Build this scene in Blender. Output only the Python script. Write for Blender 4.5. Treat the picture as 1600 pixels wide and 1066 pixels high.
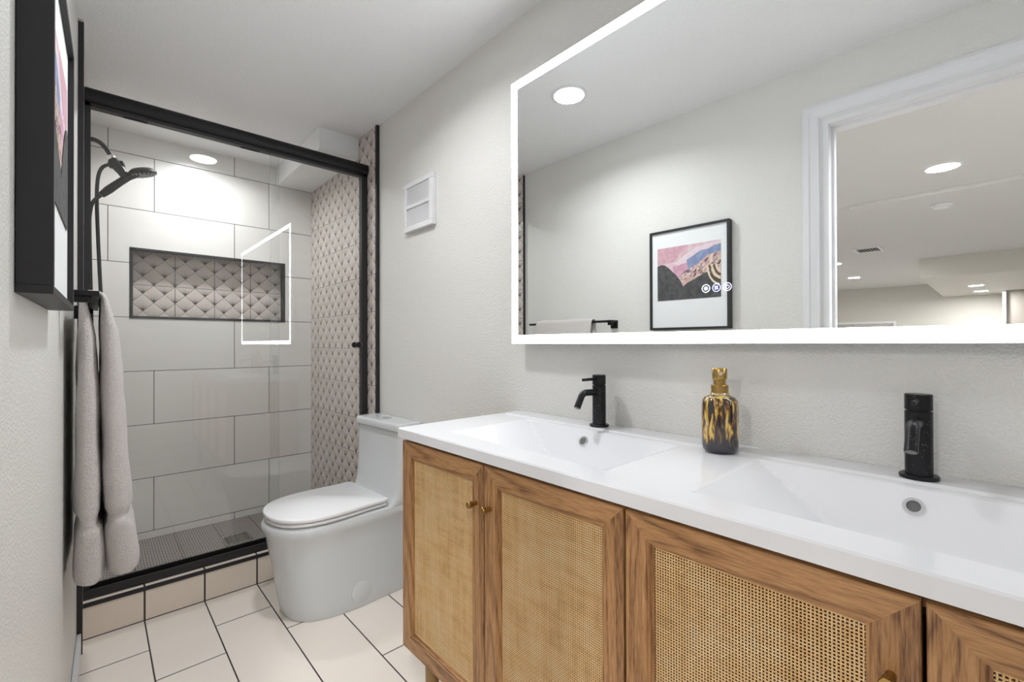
import bpy, bmesh, math, random
from mathutils import Vector, Matrix
PI = math.pi
random.seed(4)
for o in list(bpy.data.objects): bpy.data.objects.remove(o)
SC = bpy.context.scene
COL = SC.collection
H = 1.124                    # camera height above the floor; everything is written relative to the camera height

# ------------------------------------------------------------------ camera
cam = bpy.data.cameras.new('camera'); camo = bpy.data.objects.new('camera', cam); COL.objects.link(camo)
FPX, YAW, PIT, ROL = 706.32, math.radians(42.652), math.radians(.314), math.radians(-.159)
cam.sensor_width = 36; cam.lens = FPX/1600*36; cam.clip_start = .01; cam.clip_end = 60
f_ = Vector((math.sin(YAW)*math.cos(PIT), math.cos(YAW)*math.cos(PIT), math.sin(PIT)))
r_ = Vector((math.cos(YAW), -math.sin(YAW), 0)); u_ = r_.cross(f_)
c_, s_ = math.cos(ROL), math.sin(ROL)
r2, u2 = c_*r_+s_*u_, -s_*r_+c_*u_
camo.matrix_world = Matrix((( r2.x, u2.x, -f_.x, 0), (r2.y, u2.y, -f_.y, 0), (r2.z, u2.z, -f_.z, 0), (0, 0, 0, 1)))
SC.camera = camo
# ------------------------------------------------------------------ view and world
SC.view_settings.view_transform = 'Standard'; SC.view_settings.look = 'None'
SC.view_settings.gamma = 1; SC.view_settings.use_curve_mapping = False
SC.view_settings.exposure = 0.52
w = bpy.data.worlds.new('world'); SC.world = w; w.use_nodes = True
w.node_tree.nodes['Background'].inputs[0].default_value = (.8, .85, .9, 1)
w.node_tree.nodes['Background'].inputs[1].default_value = .3
BATH_LAMP, SHOWER_LAMP, HALL_LAMP, DOOR_FILL, LED = 12.0, 12.0, 330.0, 200.0, 11.0
BATH_W, SHOWER_W = 5.8, 5.2          # watts of the bathroom and shower downlights
CEIL = 1.19

# ------------------------------------------------------------------ material helpers
class S:
    """a socket with arithmetic"""
    def __init__(s, nt, k): s.nt, s.k = nt, k
    def _m(s, op, *a):
        n = s.nt.nodes.new('ShaderNodeMath'); n.operation = op
        for i, v in enumerate((s,)+a):
            if isinstance(v, S): s.nt.links.new(v.k, n.inputs[i])
            else: n.inputs[i].default_value = v
        return S(s.nt, n.outputs[0])
    def __add__(s, o): return s._m('ADD', o)
    def __sub__(s, o): return s._m('SUBTRACT', o)
    def __rsub__(s, o): return (s*-1)+o
    def __mul__(s, o): return s._m('MULTIPLY', o)
    __radd__ = __add__; __rmul__ = __mul__
    def __truediv__(s, o): return s._m('DIVIDE', o)
    def floor(s): return s._m('FLOOR')
    def fract(s): return s._m('FRACT')
    def abs(s): return s._m('ABSOLUTE')
    def lt(s, o): return s._m('LESS_THAN', o)
    def gt(s, o): return s._m('GREATER_THAN', o)
    def mn(s, o): return s._m('MINIMUM', o)
    def mx(s, o): return s._m('MAXIMUM', o)
    def mod(s, o): return s._m('FLOORED_MODULO', o)
    def sin(s): return s._m('SINE')
    def exp(s): return s._m('EXPONENT')
    def sqrt(s): return s._m('SQRT')
    def pow(s, o): return s._m('POWER', o)
    def atan2(s, o): return s._m('ARCTAN2', o)
    def clamp(s): return s.mx(0.).mn(1.)
    def step(s, a, b):
        n = s.nt.nodes.new('ShaderNodeMapRange'); n.interpolation_type = 'SMOOTHSTEP'
        s.nt.links.new(s.k, n.inputs['Value']); n.inputs['From Min'].default_value = a; n.inputs['From Max'].default_value = b
        return S(s.nt, n.outputs[0])

class Mat:
    def __init__(s, name, col=(.8,.8,.8), rough=.5, metal=0., spec=.5, coat=0.):
        s.m = bpy.data.materials.new(name); s.m.use_nodes = True; s.nt = s.m.node_tree
        s.b = s.nt.nodes['Principled BSDF']; s.set('Base Color', col); s.set('Roughness', rough); s.set('Metallic', metal)
        s.set('Specular IOR Level', spec)
        if coat: s.set('Coat Weight', coat); s.set('Coat Roughness', .05)
        s.tc = None
    def set(s, n, v):
        if isinstance(v, S): s.nt.links.new(v.k, s.b.inputs[n])
        elif isinstance(v, tuple) and len(v) == 3: s.b.inputs[n].default_value = (*v, 1)
        else: s.b.inputs[n].default_value = v
    def obj(s):
        if not s.tc: s.tc = s.nt.nodes.new('ShaderNodeTexCoord')
        return s.tc.outputs['Object']
    def xyz(s):
        n = s.nt.nodes.new('ShaderNodeSeparateXYZ'); s.nt.links.new(s.obj(), n.inputs[0])
        return tuple(S(s.nt, n.outputs[i]) for i in range(3))
    def noise(s, scale=5., detail=3., rough=.5, stretch=(1,1,1), dist=0., vec=None):
        mp = s.nt.nodes.new('ShaderNodeMapping'); mp.inputs['Scale'].default_value = stretch
        s.nt.links.new(vec if vec else s.obj(), mp.inputs[0])
        n = s.nt.nodes.new('ShaderNodeTexNoise'); s.nt.links.new(mp.outputs[0], n.inputs['Vector'])
        n.inputs['Scale'].default_value = scale; n.inputs['Detail'].default_value = detail
        n.inputs['Roughness'].default_value = rough; n.inputs['Distortion'].default_value = dist
        return S(s.nt, n.outputs[0])
    def mix(s, fac, a, b):
        n = s.nt.nodes.new('ShaderNodeMix'); n.data_type = 'RGBA'
        for i, v in ((0, fac), (6, a), (7, b)):
            if isinstance(v, S): s.nt.links.new(v.k, n.inputs[i])
            elif isinstance(v, tuple): n.inputs[i].default_value = (*v, 1)
            else: n.inputs[i].default_value = v
        return S(s.nt, n.outputs[2])
    def ramp(s, fac, stops):
        n = s.nt.nodes.new('ShaderNodeValToRGB'); s.nt.links.new(fac.k, n.inputs[0]); e = n.color_ramp.elements
        while len(e) < len(stops): e.new(.5)
        for i, (p, c) in enumerate(stops): e[i].position = p; e[i].color = (*c, 1)
        return S(s.nt, n.outputs[0])
    def bump(s, h, dist=.001, strength=1.):
        n = s.nt.nodes.new('ShaderNodeBump'); n.inputs['Distance'].default_value = dist; n.inputs['Strength'].default_value = strength
        s.nt.links.new(h.k, n.inputs['Height']); s.nt.links.new(n.outputs[0], s.b.inputs['Normal'])

def emis(name, col, st):
    m = Mat(name, (.9,.9,.9)); m.set('Emission Color', col); m.set('Emission Strength', st); return m.m
def texwall(name, col, rough, dist, sc=170.):
    m = Mat(name, col, rough, spec=.5)
    n = m.noise(sc, 3., .5); m.bump(n.step(.38, .64), dist, 1.); return m.m

M_WALL = texwall('wall paint eggshell', (.755, .745, .715), .42, .0007, 210.)
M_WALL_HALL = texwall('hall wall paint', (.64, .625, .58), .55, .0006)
M_CEIL = texwall('ceiling paint', (.90, .905, .915), .75, .0008, 150.)
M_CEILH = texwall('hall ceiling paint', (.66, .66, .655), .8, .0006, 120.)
M_TRIM = Mat('white trim paint', (.78, .78, .80), .35).m
M_BLACK = Mat('matte black metal', (.012, .0115, .013), .38, .4).m
M_BLACKP = Mat('black powder coat', (.014, .013, .015), .45, .0).m
_m = Mat('black faucet metal', (.022, .022, .024), .34, .7); _n = _m.noise(220., 3.); _m.set('Roughness', _n*.25+.22)
_v = _m.noise(420., 0.); _m.set('Base Color', _m.mix(_v.gt(.80), (.02,.02,.022), (.25,.25,.25))); M_FAUCET = _m.m
M_CHROME = Mat('chrome', (.75, .76, .78), .08, 1.).m
M_DARK = Mat('dark recess', (.01, .01, .01), .8).m
M_CERAMIC = Mat('white ceramic', (.59, .61, .615), .06, spec=.6).m
M_SEAT = Mat('toilet seat plastic', (.80, .80, .81), .16).m
M_COUNTER = Mat('glossy white solid surface', (.78, .78, .80), .07, spec=.55).m
M_BRASS = Mat('brushed brass', (.42, .27, .09), .28, 1.).m
M_VENT = Mat('white vent plastic', (.78, .78, .79), .4).m
M_VENTG = Mat('vent louver plastic', (.76, .76, .78), .5).m
M_GROUT = (.045, .038, .033)

def brick(m, a, b, wa, hb, a0, b0, shift, g):
    """running bond: a along the courses, b across; returns grout mask and a random per tile"""
    rb = (b-b0)/hb; row = rb.floor(); fb = rb.fract()
    ra = (a-a0-(row.mod(2.)*shift))/wa; fa = ra.fract()
    da = (fa.mn(1.-fa))*wa; db = (fb.mn(1.-fb))*hb
    d = da.mn(db)
    rnd = ((row*12.9898+ra.floor()*78.233).sin()*43758.54).fract()
    return d, rnd
def tilemat(name, ax, wa, hb, a0, b0, shift, g, c1, c2, rough, grain):
    m = Mat(name, c1, rough); X = m.xyz(); d, rnd = brick(m, X[ax[0]], X[ax[1]], wa, hb, a0, b0, shift, g)
    n = m.noise(3., 4., .6, grain)
    col = m.mix((n-.5)*1.2+.5+(rnd-.5)*.25, c1, c2)
    gm = d.lt(g)
    m.set('Base Color', m.mix(gm, col, M_GROUT)); m.set('Roughness', gm*.5+rough)
    m.bump(d.step(0., g*1.6)+n*.05, .0012, .8); return m.m
M_TILE = tilemat('large greige wall tile', (0, 2), .602, .3055, .248, .154, -.2, .0017, (.76,.745,.715), (.82,.805,.78), .28, (1, 1, 8))
M_FLOOR = tilemat('cream floor tile', (1, 0), .61, .2045, 1.923, .1485, .2085, .0023, (.80,.725,.655), (.86,.785,.715), .4, (1, 2, 1))
def curbmat():
    FL_ = -H
    m = Mat('cream curb tile', (.7,.6,.5), .4); X = m.xyz(); fa = ((X[0]-.1485)/.2045).fract(); d = fa.mn(1.-fa)*.2045
    n = m.noise(3., 4.); gm = d.lt(.0034).mx(X[2].lt(FL_+.004))
    m.set('Base Color', m.mix(gm, m.mix(n, (.80,.70,.60), (.87,.78,.68)), M_GROUT)); m.bump(d.step(0., .003), .001); return m.m
M_CURB = curbmat()
def tufted(name, ax, a0, b0, g=.0013):
    """square tile printed and pressed with tufted diamonds"""
    m = Mat(name, (.4,.35,.3), .3, spec=.5); X = m.xyz(); a = (X[ax[0]]-a0)/.1015; b = (X[ax[1]]-b0)/.1015
    s, t = a+b, a-b
    fs, ft = s.fract(), 1.-t.fract()
    dx, dy = (fs-ft)*.5, (fs+ft)*.5
    r = (dx*dx+dy*dy+1e-6).sqrt(); an = dx.atan2(dy)
    st = (an*26.).sin()*.5+.5; st2 = (an*11.+1.).sin()*.5+.5
    fan = ((r*-7.6).exp())*(st*.8+st2*.4+.9)
    ed = fs.mn(1.-fs).mn(ft.mn(1.-ft))
    n = m.noise(9., 4., .6)
    base = m.mix(n, (.60,.525,.475), (.72,.65,.60))
    c = m.mix((fan*1.6).clamp(), base, (.05,.038,.032))
    c = m.mix(ed.step(.028, .006)*.75, c, (.05,.04,.034))
    fa2, fb2 = (a/2.).fract(), (b/2.).fract()
    d = fa2.mn(1.-fa2).mn(fb2.mn(1.-fb2))*.203; gm = d.lt(g)
    m.set('Base Color', m.mix(gm, c, (.04,.032,.026)))
    h = ((fs*PI).sin()*(ft*PI).sin()).mx(0.).pow(.6)
    h = h*d.step(0., g*1.5)
    m.bump(h, .0022, .8); return m.m
M_TUFT = tufted('tufted diamond wall tile', (1, 2), 2.36, -.025)
M_TUFTN = tufted('tufted diamond niche tile', (0, 2), .1515, .348)
def penny():
    m = Mat('dark dotted shower floor', (.06,.055,.05), .55); X = m.xyz(); P = .0235
    s, t = (X[0]+X[1])/P, (X[0]-X[1])/P
    u, v = s.fract()-.5, t.fract()-.5
    dot = (u*u+v*v).sqrt().step(.31, .20)
    fa, fb = ((X[0]-.337)/.195).fract(), ((X[1]-2.62)/.61).fract()
    d = (fa.mn(1.-fa)*.195)
    c = m.mix(dot, (.12,.105,.095), (.60,.56,.52)); m.set('Base Color', m.mix(d.lt(.0016), c, (.02,.018,.016)))
    m.bump(dot, .001); return m.m
M_PENNY = penny()
def glassmat(name, tint):
    m = bpy.data.materials.new(name); m.use_nodes = True; nt = m.node_tree; nt.nodes.clear()
    g = nt.nodes.new('ShaderNodeNewGeometry'); d = nt.nodes.new('ShaderNodeVectorMath'); d.operation = 'DOT_PRODUCT'
    nt.links.new(g.outputs['Incoming'], d.inputs[0]); nt.links.new(g.outputs['Normal'], d.inputs[1])
    c = S(nt, d.outputs['Value']).abs(); F = (1.-c).pow(5.)*.95+.045
    tr = nt.nodes.new('ShaderNodeBsdfTransparent'); tr.inputs[0].default_value = (*tint, 1)
    gl = nt.nodes.new('ShaderNodeBsdfGlossy'); gl.inputs['Roughness'].default_value = 0.
    mx = nt.nodes.new('ShaderNodeMixShader'); nt.links.new(F.k, mx.inputs[0]); nt.links.new(tr.outputs[0], mx.inputs[1]); nt.links.new(gl.outputs[0], mx.inputs[2])
    o = nt.nodes.new('ShaderNodeOutputMaterial'); nt.links.new(mx.outputs[0], o.inputs[0]); return m
M_GLASS = glassmat('clear shower glass', (.985, .99, .985))
M_GLASSE = glassmat('green glass edge', (.80, .88, .84))
M_PICGLASS = glassmat('picture glazing', (1, 1, 1))
def wood(name, along):
    m = Mat(name, (.3,.16,.07), .42)
    st = [1., 1., 1.]; st[along] = .07
    st = tuple(st)
    big = m.noise(16., 2., .5, st, .5); fine = m.noise(330., 4., .65, tuple(.07 if i == along else 1. for i in range(3)), .3)
    rings = ((big*60.).sin()*.5+.5)
    v = rings.pow(.5)*.34+(fine-.5)*1.4+.26+(m.noise(5., 2., .5, st)-.5)*.3
    c = m.ramp(v, ((.10, (.13,.055,.020)), (.33, (.30,.145,.055)), (.58, (.44,.23,.092)), (.9, (.56,.32,.145))))
    kn = m.noise(6., 0., .5, tuple(.35 if i == along else 1. for i in range(3)))
    m.set('Base Color', m.mix(kn.step(.74, .79)*.6, c, (.09,.035,.014)))
    m.bump(fine+rings*.3, .0004); m.set('Roughness', fine*.25+.33); return m.m
M_WOODV = wood('oak vertical grain', 2); M_WOODH = wood('oak horizontal grain', 1)
def rattan():
    m = Mat('woven cane', (.6,.4,.18), .5); a = m.noise(60., 3., .6, (1, 1, .15)); b = m.noise(60., 3., .6, (1, .15, 1)); c = m.noise(7., 2.)
    m.set('Base Color', m.ramp(a*.45+b*.45+(c-.5)*.35, ((.2, (.62,.36,.14)), (.42, (.88,.58,.27)), (.65, (.95,.73,.43))))); return m.m
M_CANE = rattan()
M_CAVITY = Mat('cabinet interior behind cane', (.13,.06,.025), .8).m
def towelmat():
    m = Mat('grey terry cloth', (.42,.39,.37), .95, spec=.1)
    n = m.noise(330., 2., .6); n2 = m.noise(120., 2.)
    m.set('Base Color', m.mix(n, (.60,.555,.535), (.88,.83,.80))); m.bump(n+n2*.6, .0065, 1.)
    m.set('Sheen Weight', .3); return m.m
M_TOWEL = towelmat()
M_TOWELB = Mat('flat woven towel band', (.60,.56,.545), .85).m
def tortoise():
    m = Mat('tortoiseshell glass', (.02,.02,.03), .06, spec=.7, coat=.6); X = m.xyz()
    n = m.noise(34., 3., .55, (2.6, 2.6, .55), .9); n2 = m.noise(70., 2., .5, (2.2, 2.2, .6), .6)
    h = X[2].step(-.01, .05)
    v = (n*.75+n2*.35)*(h*.50+.52)-.018
    m.set('Base Color', m.ramp(v, ((.40, (.006,.006,.016)), (.475, (.035,.014,.006)), (.53, (.20,.085,.012)), (.60, (.62,.40,.06)), (.70, (.78,.58,.16))))); return m.m
M_TORT = tortoise()
M_MIRROR = Mat('mirror silver', (.88,.895,.89), 0.0, 1.).m
M_LEDW = emis('mirror light frosted strip', (.93,.965,1.), LED)
M_ICONW = emis('touch icon white', (.75,.85,1.), 1.6); M_ICONB = emis('touch icon blue', (.36,.36,1.), 1.8); M_ICONV = emis('touch icon violet', (.60,.55,1.), 1.7)
M_LAMP_BATH = emis('bath lamp diffuser', (.95,.975,1.), BATH_LAMP); M_LAMP_SHOWER = emis('shower lamp diffuser', (.95,.975,1.), SHOWER_LAMP)
M_LAMP_HALL = emis('hall lamp diffuser', (1,.985,.97), HALL_LAMP)
M_MATBOARD = Mat('white mat board', (.80,.81,.82), .7).m
def flat(name, c, c2=None, sc=40.):
    m = Mat(name, c, .8)
    if c2: m.set('Base Color', m.mix(m.noise(sc, 4., .6).step(.35, .65), c, c2))
    return m.m

# ------------------------------------------------------------------ mesh helpers
class MB:
    def __init__(s): s.v, s.f, s.m = [], [], []
    def add(s, V, F, mi=0):
        n = len(s.v); s.v += [tuple(p) for p in V]; s.f += [tuple(i+n for i in f) for f in F]; s.m += [mi]*len(F); return s
    def box(s, x0, x1, y0, y1, z0, z1, mi=0):
        V = [(x, y, z) for x in (x0, x1) for y in (y0, y1) for z in (z0, z1)]
        return s.add(V, [(0,1,3,2), (4,6,7,5), (0,4,5,1), (2,3,7,6), (0,2,6,4), (1,5,7,3)], mi)
    def prism(s, P, d, mi=0):
        """polygon P (3d points) extruded by the vector d"""
        n = len(P); d = Vector(d); V = [Vector(p) for p in P]+[Vector(p)+d for p in P]
        return s.add(V, [tuple(range(n))[::-1], tuple(range(n, 2*n))]+[(i, (i+1) % n, (i+1) % n+n, i+n) for i in range(n)], mi)
    def loft(s, rings, cap=(True, True), mi=0):
        n = len(rings[0]); V = [p for r in rings for p in r]; F = []
        for k in range(len(rings)-1):
            for i in range(n):
                j = (i+1) % n; F.append((k*n+i, k*n+j, (k+1)*n+j, (k+1)*n+i))
        if cap[0]: F.append(tuple(range(n))[::-1])
        if cap[1]: F.append(tuple((len(rings)-1)*n+i for i in range(n)))
        return s.add(V, F, mi)
    def lathe(s, prof, c=(0,0,0), ax=(0,0,1), n=40, mi=0, cap=(True, True)):
        ax = Vector(ax).normalized(); q = Vector((0,0,1)).rotation_difference(ax); c = Vector(c)
        return s.loft([[c+q @ Vector((r*math.cos(2*PI*i/n), r*math.sin(2*PI*i/n), h)) for i in range(n)] for r, h in prof], cap, mi)
    def tube(s, pts, rad, n=14, mi=0, smooth=True, sy=1.):
        P = [Vector(p) for p in pts]
        if not isinstance(rad, (list, tuple)): rad = [rad]*len(P)
        if smooth: P, rad = spline(P, rad)
        T = [(P[min(i+1, len(P)-1)]-P[max(i-1, 0)]).normalized() for i in range(len(P))]
        a = T[0].orthogonal().normalized(); rings = []
        for i, p in enumerate(P):
            if i: a = (T[i-1].rotation_difference(T[i]) @ a).normalized()
            b = T[i].cross(a)
            rings.append([p+rad[i]*(math.cos(2*PI*k/n)*a+sy*math.sin(2*PI*k/n)*b) for k in range(n)])
        return s.loft(rings, mi=mi)
def spline(P, rad, sub=8):
    out, ro = [], []
    for i in range(len(P)-1):
        p0, p1, p2, p3 = P[max(i-1, 0)], P[i], P[i+1], P[min(i+2, len(P)-1)]
        for k in range(sub):
            t = k/sub; out.append(.5*((2*p1)+(p2-p0)*t+(2*p0-5*p1+4*p2-p3)*t*t+(3*p1-p0-3*p2+p3)*t**3)); ro.append(rad[i]*(1-t)+rad[i+1]*t)
    return out+[P[-1]], ro+[rad[-1]]
def wpos(o):
    v = Vector((0,0,0)); 
    while o: v += o.location; o = o.parent
    return v
def obj(name, mb, mats, parent=None, bevel=0., smooth=False, seg=2, origin=None, angle=40, local=False):
    """one mesh object; coordinates are scene coordinates unless local"""
    if not isinstance(mats, (list, tuple)): mats = [mats]
    off = Vector((0,0,0)) if local else (wpos(parent) if parent else Vector((0,0,0)))
    if origin is not None: off = off+(Vector(origin)-off)
    me = bpy.data.meshes.new(name); me.from_pydata([tuple(Vector(p)-off) for p in mb.v], [], mb.f)
    for m in mats: me.materials.append(m)
    me.polygons.foreach_set('material_index', mb.m)
    bm = bmesh.new(); bm.from_mesh(me); bmesh.ops.recalc_face_normals(bm, faces=bm.faces); bm.to_mesh(me); bm.free()
    o = bpy.data.objects.new(name, me); COL.objects.link(o); o.parent = parent
    if origin is not None: o.location = Vector(origin)-(wpos(parent) if parent else Vector((0,0,0)))
    if smooth or bevel:
        me.polygons.foreach_set('use_smooth', [True]*len(me.polygons))
        if smooth and not bevel: me.set_sharp_from_angle(angle=math.radians(angle))
    if bevel:
        b = o.modifiers.new('bevel', 'BEVEL'); b.width = bevel; b.segments = seg; b.limit_method = 'ANGLE'; b.angle_limit = math.radians(35); b.harden_normals = True
    return o
def tag(o, label=None, cat=None, group=None, kind=None):
    if label: o['label'] = label
    if cat: o['category'] = cat
    if group: o['group'] = group
    if kind: o['kind'] = kind
    return o
def thing(name, label, cat, loc, rz=0, group=None):
    o = bpy.data.objects.new(name, None); COL.objects.link(o); o.location = loc; o.rotation_euler = (0,0,rz); o.empty_display_size = .05
    return tag(o, label, cat, group)
def struct(name, mb, mats, label=None, cat='wall', **k): return tag(obj(name, mb, mats, **k), label, cat, kind='structure')
def copy_tree(o, parent=None):
    c = o.copy(); COL.objects.link(c); c.parent = parent
    for ch in [x for x in list(bpy.data.objects) if x.parent == o]: copy_tree(ch, c)
    return c
FL = -H
XR, XT, YB = 1.135, 1.12, 3.314          # right wall, tile face on it, shower back wall
SL = .0305/1.42                          # the left wall runs slightly out of square
def xw(y): return -.0485+(y-2.29)*SL
YN = -.55                                # near end of the bathroom

# ------------------------------------------------------------------ room shell
struct('floor', MB().box(-.35, 1.4, YN-.1, 2.5, FL-.05, FL), M_FLOOR, 'cream rectangular floor tiles with dark grout lines', 'floor')
struct('ceiling', MB().box(-.3, 1.4, YN-.1, 3.6, CEIL, CEIL+.1), M_CEIL, 'pale grey textured bathroom ceiling', 'ceiling')
struct('wall_right', MB().box(XR, 1.3, YN-.1, 3.6, FL, CEIL), M_WALL, 'off-white textured wall behind the double vanity', 'wall')
struct('wall_near', MB().box(-.11, XR, YN-.1, YN, FL, CEIL), M_WALL, 'off-white end wall beyond the near end of the vanity', 'wall')
D0, D1, DH = -.27, .508, .935            # doorway in the left wall
wl = MB()
def wseg(y0, y1, z0, z1): wl.prism([(xw(y0), y0, z0), (xw(y1), y1, z0), (xw(y1)-.12, y1, z0), (xw(y0)-.12, y0, z0)], (0,0,z1-z0))
wseg(YN, D0, FL, CEIL); wseg(D1, 2.31, FL, CEIL); wseg(D0, D1, DH, CEIL)
wl.box(-.25, -.0485, 2.31, 3.6, FL, CEIL)
struct('wall_left', wl, M_WALL, 'off-white textured wall holding the framed print and towel bar', 'wall')
# back wall with the niche opening
NX0, NX1, NZ0, NZ1, ND = .141, .948, .149, .546, .09
wb = MB()
for x0, x1, z0, z1 in ((-.1, NX0, FL, CEIL), (NX1, XR, FL, CEIL), (NX0, NX1, FL, NZ0), (NX0, NX1, NZ1, CEIL)): wb.box(x0, x1, YB, YB+.12, z0, z1)
struct('wall_back', wb, M_TILE, 'large greige tiles laid in running bond at the back of the shower', 'wall')
nb = MB().box(NX0-.01, NX1+.01, YB+ND, YB+ND+.03, NZ0-.01, NZ1+.01)
struct('wall_niche', nb, M_TUFTN, 'tufted diamond tiles lining the back of the shower niche', 'wall')
nl = MB()
nl.box(NX0-.01, NX0, YB+.001, YB+ND, NZ0-.01, NZ1+.01); nl.box(NX1, NX1+.01, YB+.001, YB+ND, NZ0-.01, NZ1+.01); nl.box(NX0, NX1, YB+.001, YB+ND, NZ0-.01, NZ0); nl.box(NX0, NX1, YB+.001, YB+ND, NZ1, NZ1+.01)
struct('wall_niche_lining', nl, M_TUFT, 'tiled sides of the shower niche', 'wall')
nt_ = MB(); t = .013; y0, y1 = YB-.003, YB+.02
nt_.box(NX0-.002, NX0+t, y0, y1, NZ0, NZ1); nt_.box(NX1-t, NX1+.002, y0, y1, NZ0, NZ1); nt_.box(NX0-.002, NX1+.002, y0, y1, NZ0-.002, NZ0+t); nt_.box(NX0-.002, NX1+.002, y0, y1, NZ1-t, NZ1+.002)
struct('trim_1', nt_, M_BLACKP, 'black metal edge framing the shower niche', 'trim', bevel=.001)
struct('wall_shower_right', MB().box(XT, XR-.0005, 2.308, YB, FL, CEIL-.0005), M_TUFT, 'taupe tufted diamond tiles on the right side of the shower', 'wall')
struct('wall_shower_left', MB().box(-.048, -.034, 2.276, YB, FL, CEIL-.0005), M_TUFT, 'taupe tufted diamond tiles on the left side of the shower', 'wall')
struct('trim_2', MB().box(XT-.003, XR-.0005, 2.292, 2.308, FL, CEIL-.002), M_BLACKP, 'black edge strip where the right shower tile meets the wall', 'trim')
struct('trim_3', MB().box(-.0483, -.033, 2.268, 2.276, FL, CEIL-.012), M_BLACKP, 'black edge strip where the left shower tile meets the wall', 'trim')
struct('ceiling_soffit', MB().box(.897, XT-.0005, 2.52, YB-.0005, 1.07, CEIL-.0005), M_CEIL, 'boxed soffit dropping from the ceiling in the right corner of the shower', 'ceiling', bevel=.002)
bb = MB().prism([(xw(D1+.08)+.0005, D1+.08, FL), (xw(2.283)+.0005, 2.283, FL), (xw(2.283)+.0125, 2.283, FL), (xw(D1+.08)+.0125, D1+.08, FL)], (0,0,.078))
struct('baseboard_left', bb, M_TRIM, 'white baseboard along the left wall', 'baseboard', bevel=.003)
struct('baseboard_right', MB().box(XR-.0125, XR-.0005, YN, 2.29, FL, FL+.078), M_TRIM, 'white baseboard behind the toilet and vanity', 'baseboard', bevel=.003)
# shower floor and curb
struct('floor_shower', MB().box(-.034, XT, 2.5, YB, FL-.05, FL+.016), M_PENNY, 'dark shower floor mosaic with small pale dots', 'floor')
cz = -.985
struct('shower_curb', MB().box(-.034, XT, 2.37, 2.5, FL, cz-.012), M_CURB, 'cream tiled curb under the shower door', 'curb')
struct('shower_curb_top', MB().box(-.034, XT, 2.374, 2.5, cz-.012, cz), M_CURB, 'narrow cream tiles capping the shower curb', 'curb')
struct('trim_4', MB().box(-.034, XT, 2.3665, 2.374, cz-.016, cz-.001), M_BLACKP, 'black edge strip along the front of the shower curb', 'trim')

# drain
dr = thing('shower_drain', 'square grey metal drain grate in the dotted shower floor', 'drain', (.595, 2.965, FL+.016))
fr = MB(); a, b, z = .068, .055, FL+.016
for x0, x1, y0, y1 in ((-a, -b, -a, a), (b, a, -a, a), (-b, b, -a, -b), (-b, b, b, a)): fr.box(.595+x0, .595+x1, 2.965+y0, 2.965+y1, z, z+.0025)
obj('frame', fr, Mat('drain steel', (.35,.34,.33), .3, 1.).m, dr)
gr = MB()
for k in range(11): gr.box(.595-.054+k*.0104, .595-.054+k*.0104+.005, 2.965-b, 2.965+b, z, z+.002)
obj('grate', gr, Mat('drain grate metal', (.08,.078,.075), .4, .8).m, dr)

# ------------------------------------------------------------------ doorway trim
def casing():
    m = MB(); prof = [(0, 0), (.006, .006), (.010, .014), (.014, .014), (.016, .011), (.040, .015), (.046, .019), (.060, .019), (.066, .015), (.070, .015), (.070, 0)]
    # profile: (distance outwards from the opening edge, projection)
    ye, yn, zt = D1+.004, D0-.004, DH+.004
    def pt(side, d, p, corner):
        if side == 'v': return (xw(ye+d)+p, ye+d, (zt+d) if corner else FL)
        return (xw(yn-d)+p, yn-d, (zt+d) if corner else FL)
    rings = [[pt('v', d, p, 0) for d, p in prof], [pt('v', d, p, 1) for d, p in prof], [pt('n', d, p, 1) for d, p in prof], [pt('n', d, p, 0) for d, p in prof]]
    m.loft(rings); return m
struct('trim_5', casing(), M_TRIM, 'white moulded casing around the open doorway, seen in the mirror', 'trim', smooth=True, angle=12)
jm = MB()
jm.prism([(xw(D1)+.001, D1, FL), (xw(D1)+.001, D1-.018, FL), (xw(D1)-.121, D1-.018, FL), (xw(D1)-.121, D1, FL)], (0,0,DH-FL))
jm.prism([(xw(D0)+.001, D0, FL), (xw(D0)+.001, D0+.018, FL), (xw(D0)-.121, D0+.018, FL), (xw(D0)-.121, D0, FL)], (0,0,DH-FL))
jm.prism([(xw(D1)+.001, D1-.018, DH-.018), (xw(D0)+.001, D0+.018, DH-.018), (xw(D0)-.121, D0+.018, DH-.018), (xw(D1)-.121, D1-.018, DH-.018)], (0,0,.018))
jm.prism([(xw(D1)-.05, D1-.028, FL), (xw(D1)-.05, D1-.018, FL), (xw(D1)-.085, D1-.018, FL), (xw(D1)-.085, D1-.028, FL)], (0,0,DH-FL-.018))
jm.prism([(xw(D1)-.05, D1-.018, DH-.028), (xw(D0)-.05, D0+.018, DH-.028), (xw(D0)-.085, D0+.018, DH-.028), (xw(D1)-.085, D1-.018, DH-.028)], (0,0,.01))
struct('trim_6', jm, M_TRIM, 'white jamb lining the open doorway', 'trim')

# ------------------------------------------------------------------ the room beyond the doorway (seen in the mirror)
HX0, HY0, HY1 = -10.4, -3.2, 3.2
struct('floor_hall', MB().box(HX0, -.2, HY0, HY1, FL-.05, FL), flat('hall floor', (.42,.40,.38), (.48,.46,.44), 3.), 'floor of the room beyond the doorway', 'floor')
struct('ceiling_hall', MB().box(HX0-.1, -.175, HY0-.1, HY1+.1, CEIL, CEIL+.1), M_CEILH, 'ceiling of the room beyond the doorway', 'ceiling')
struct('ceiling_drop', MB().prism([(-2.66, .90, CEIL-.028), (-2.66, HY0, CEIL-.028), (-2.78, HY0, CEIL-.028), (-2.78, .90, CEIL-.028)], (0,0,.028)), M_CEILH, 'shallow pale ridge running across the ceiling beyond the doorway', 'ceiling')
struct('wall_hall_far', MB().box(HX0-.1, HX0, HY0, HY1, FL, CEIL), M_WALL_HALL, 'far beige wall of the room beyond the doorway', 'wall')
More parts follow.
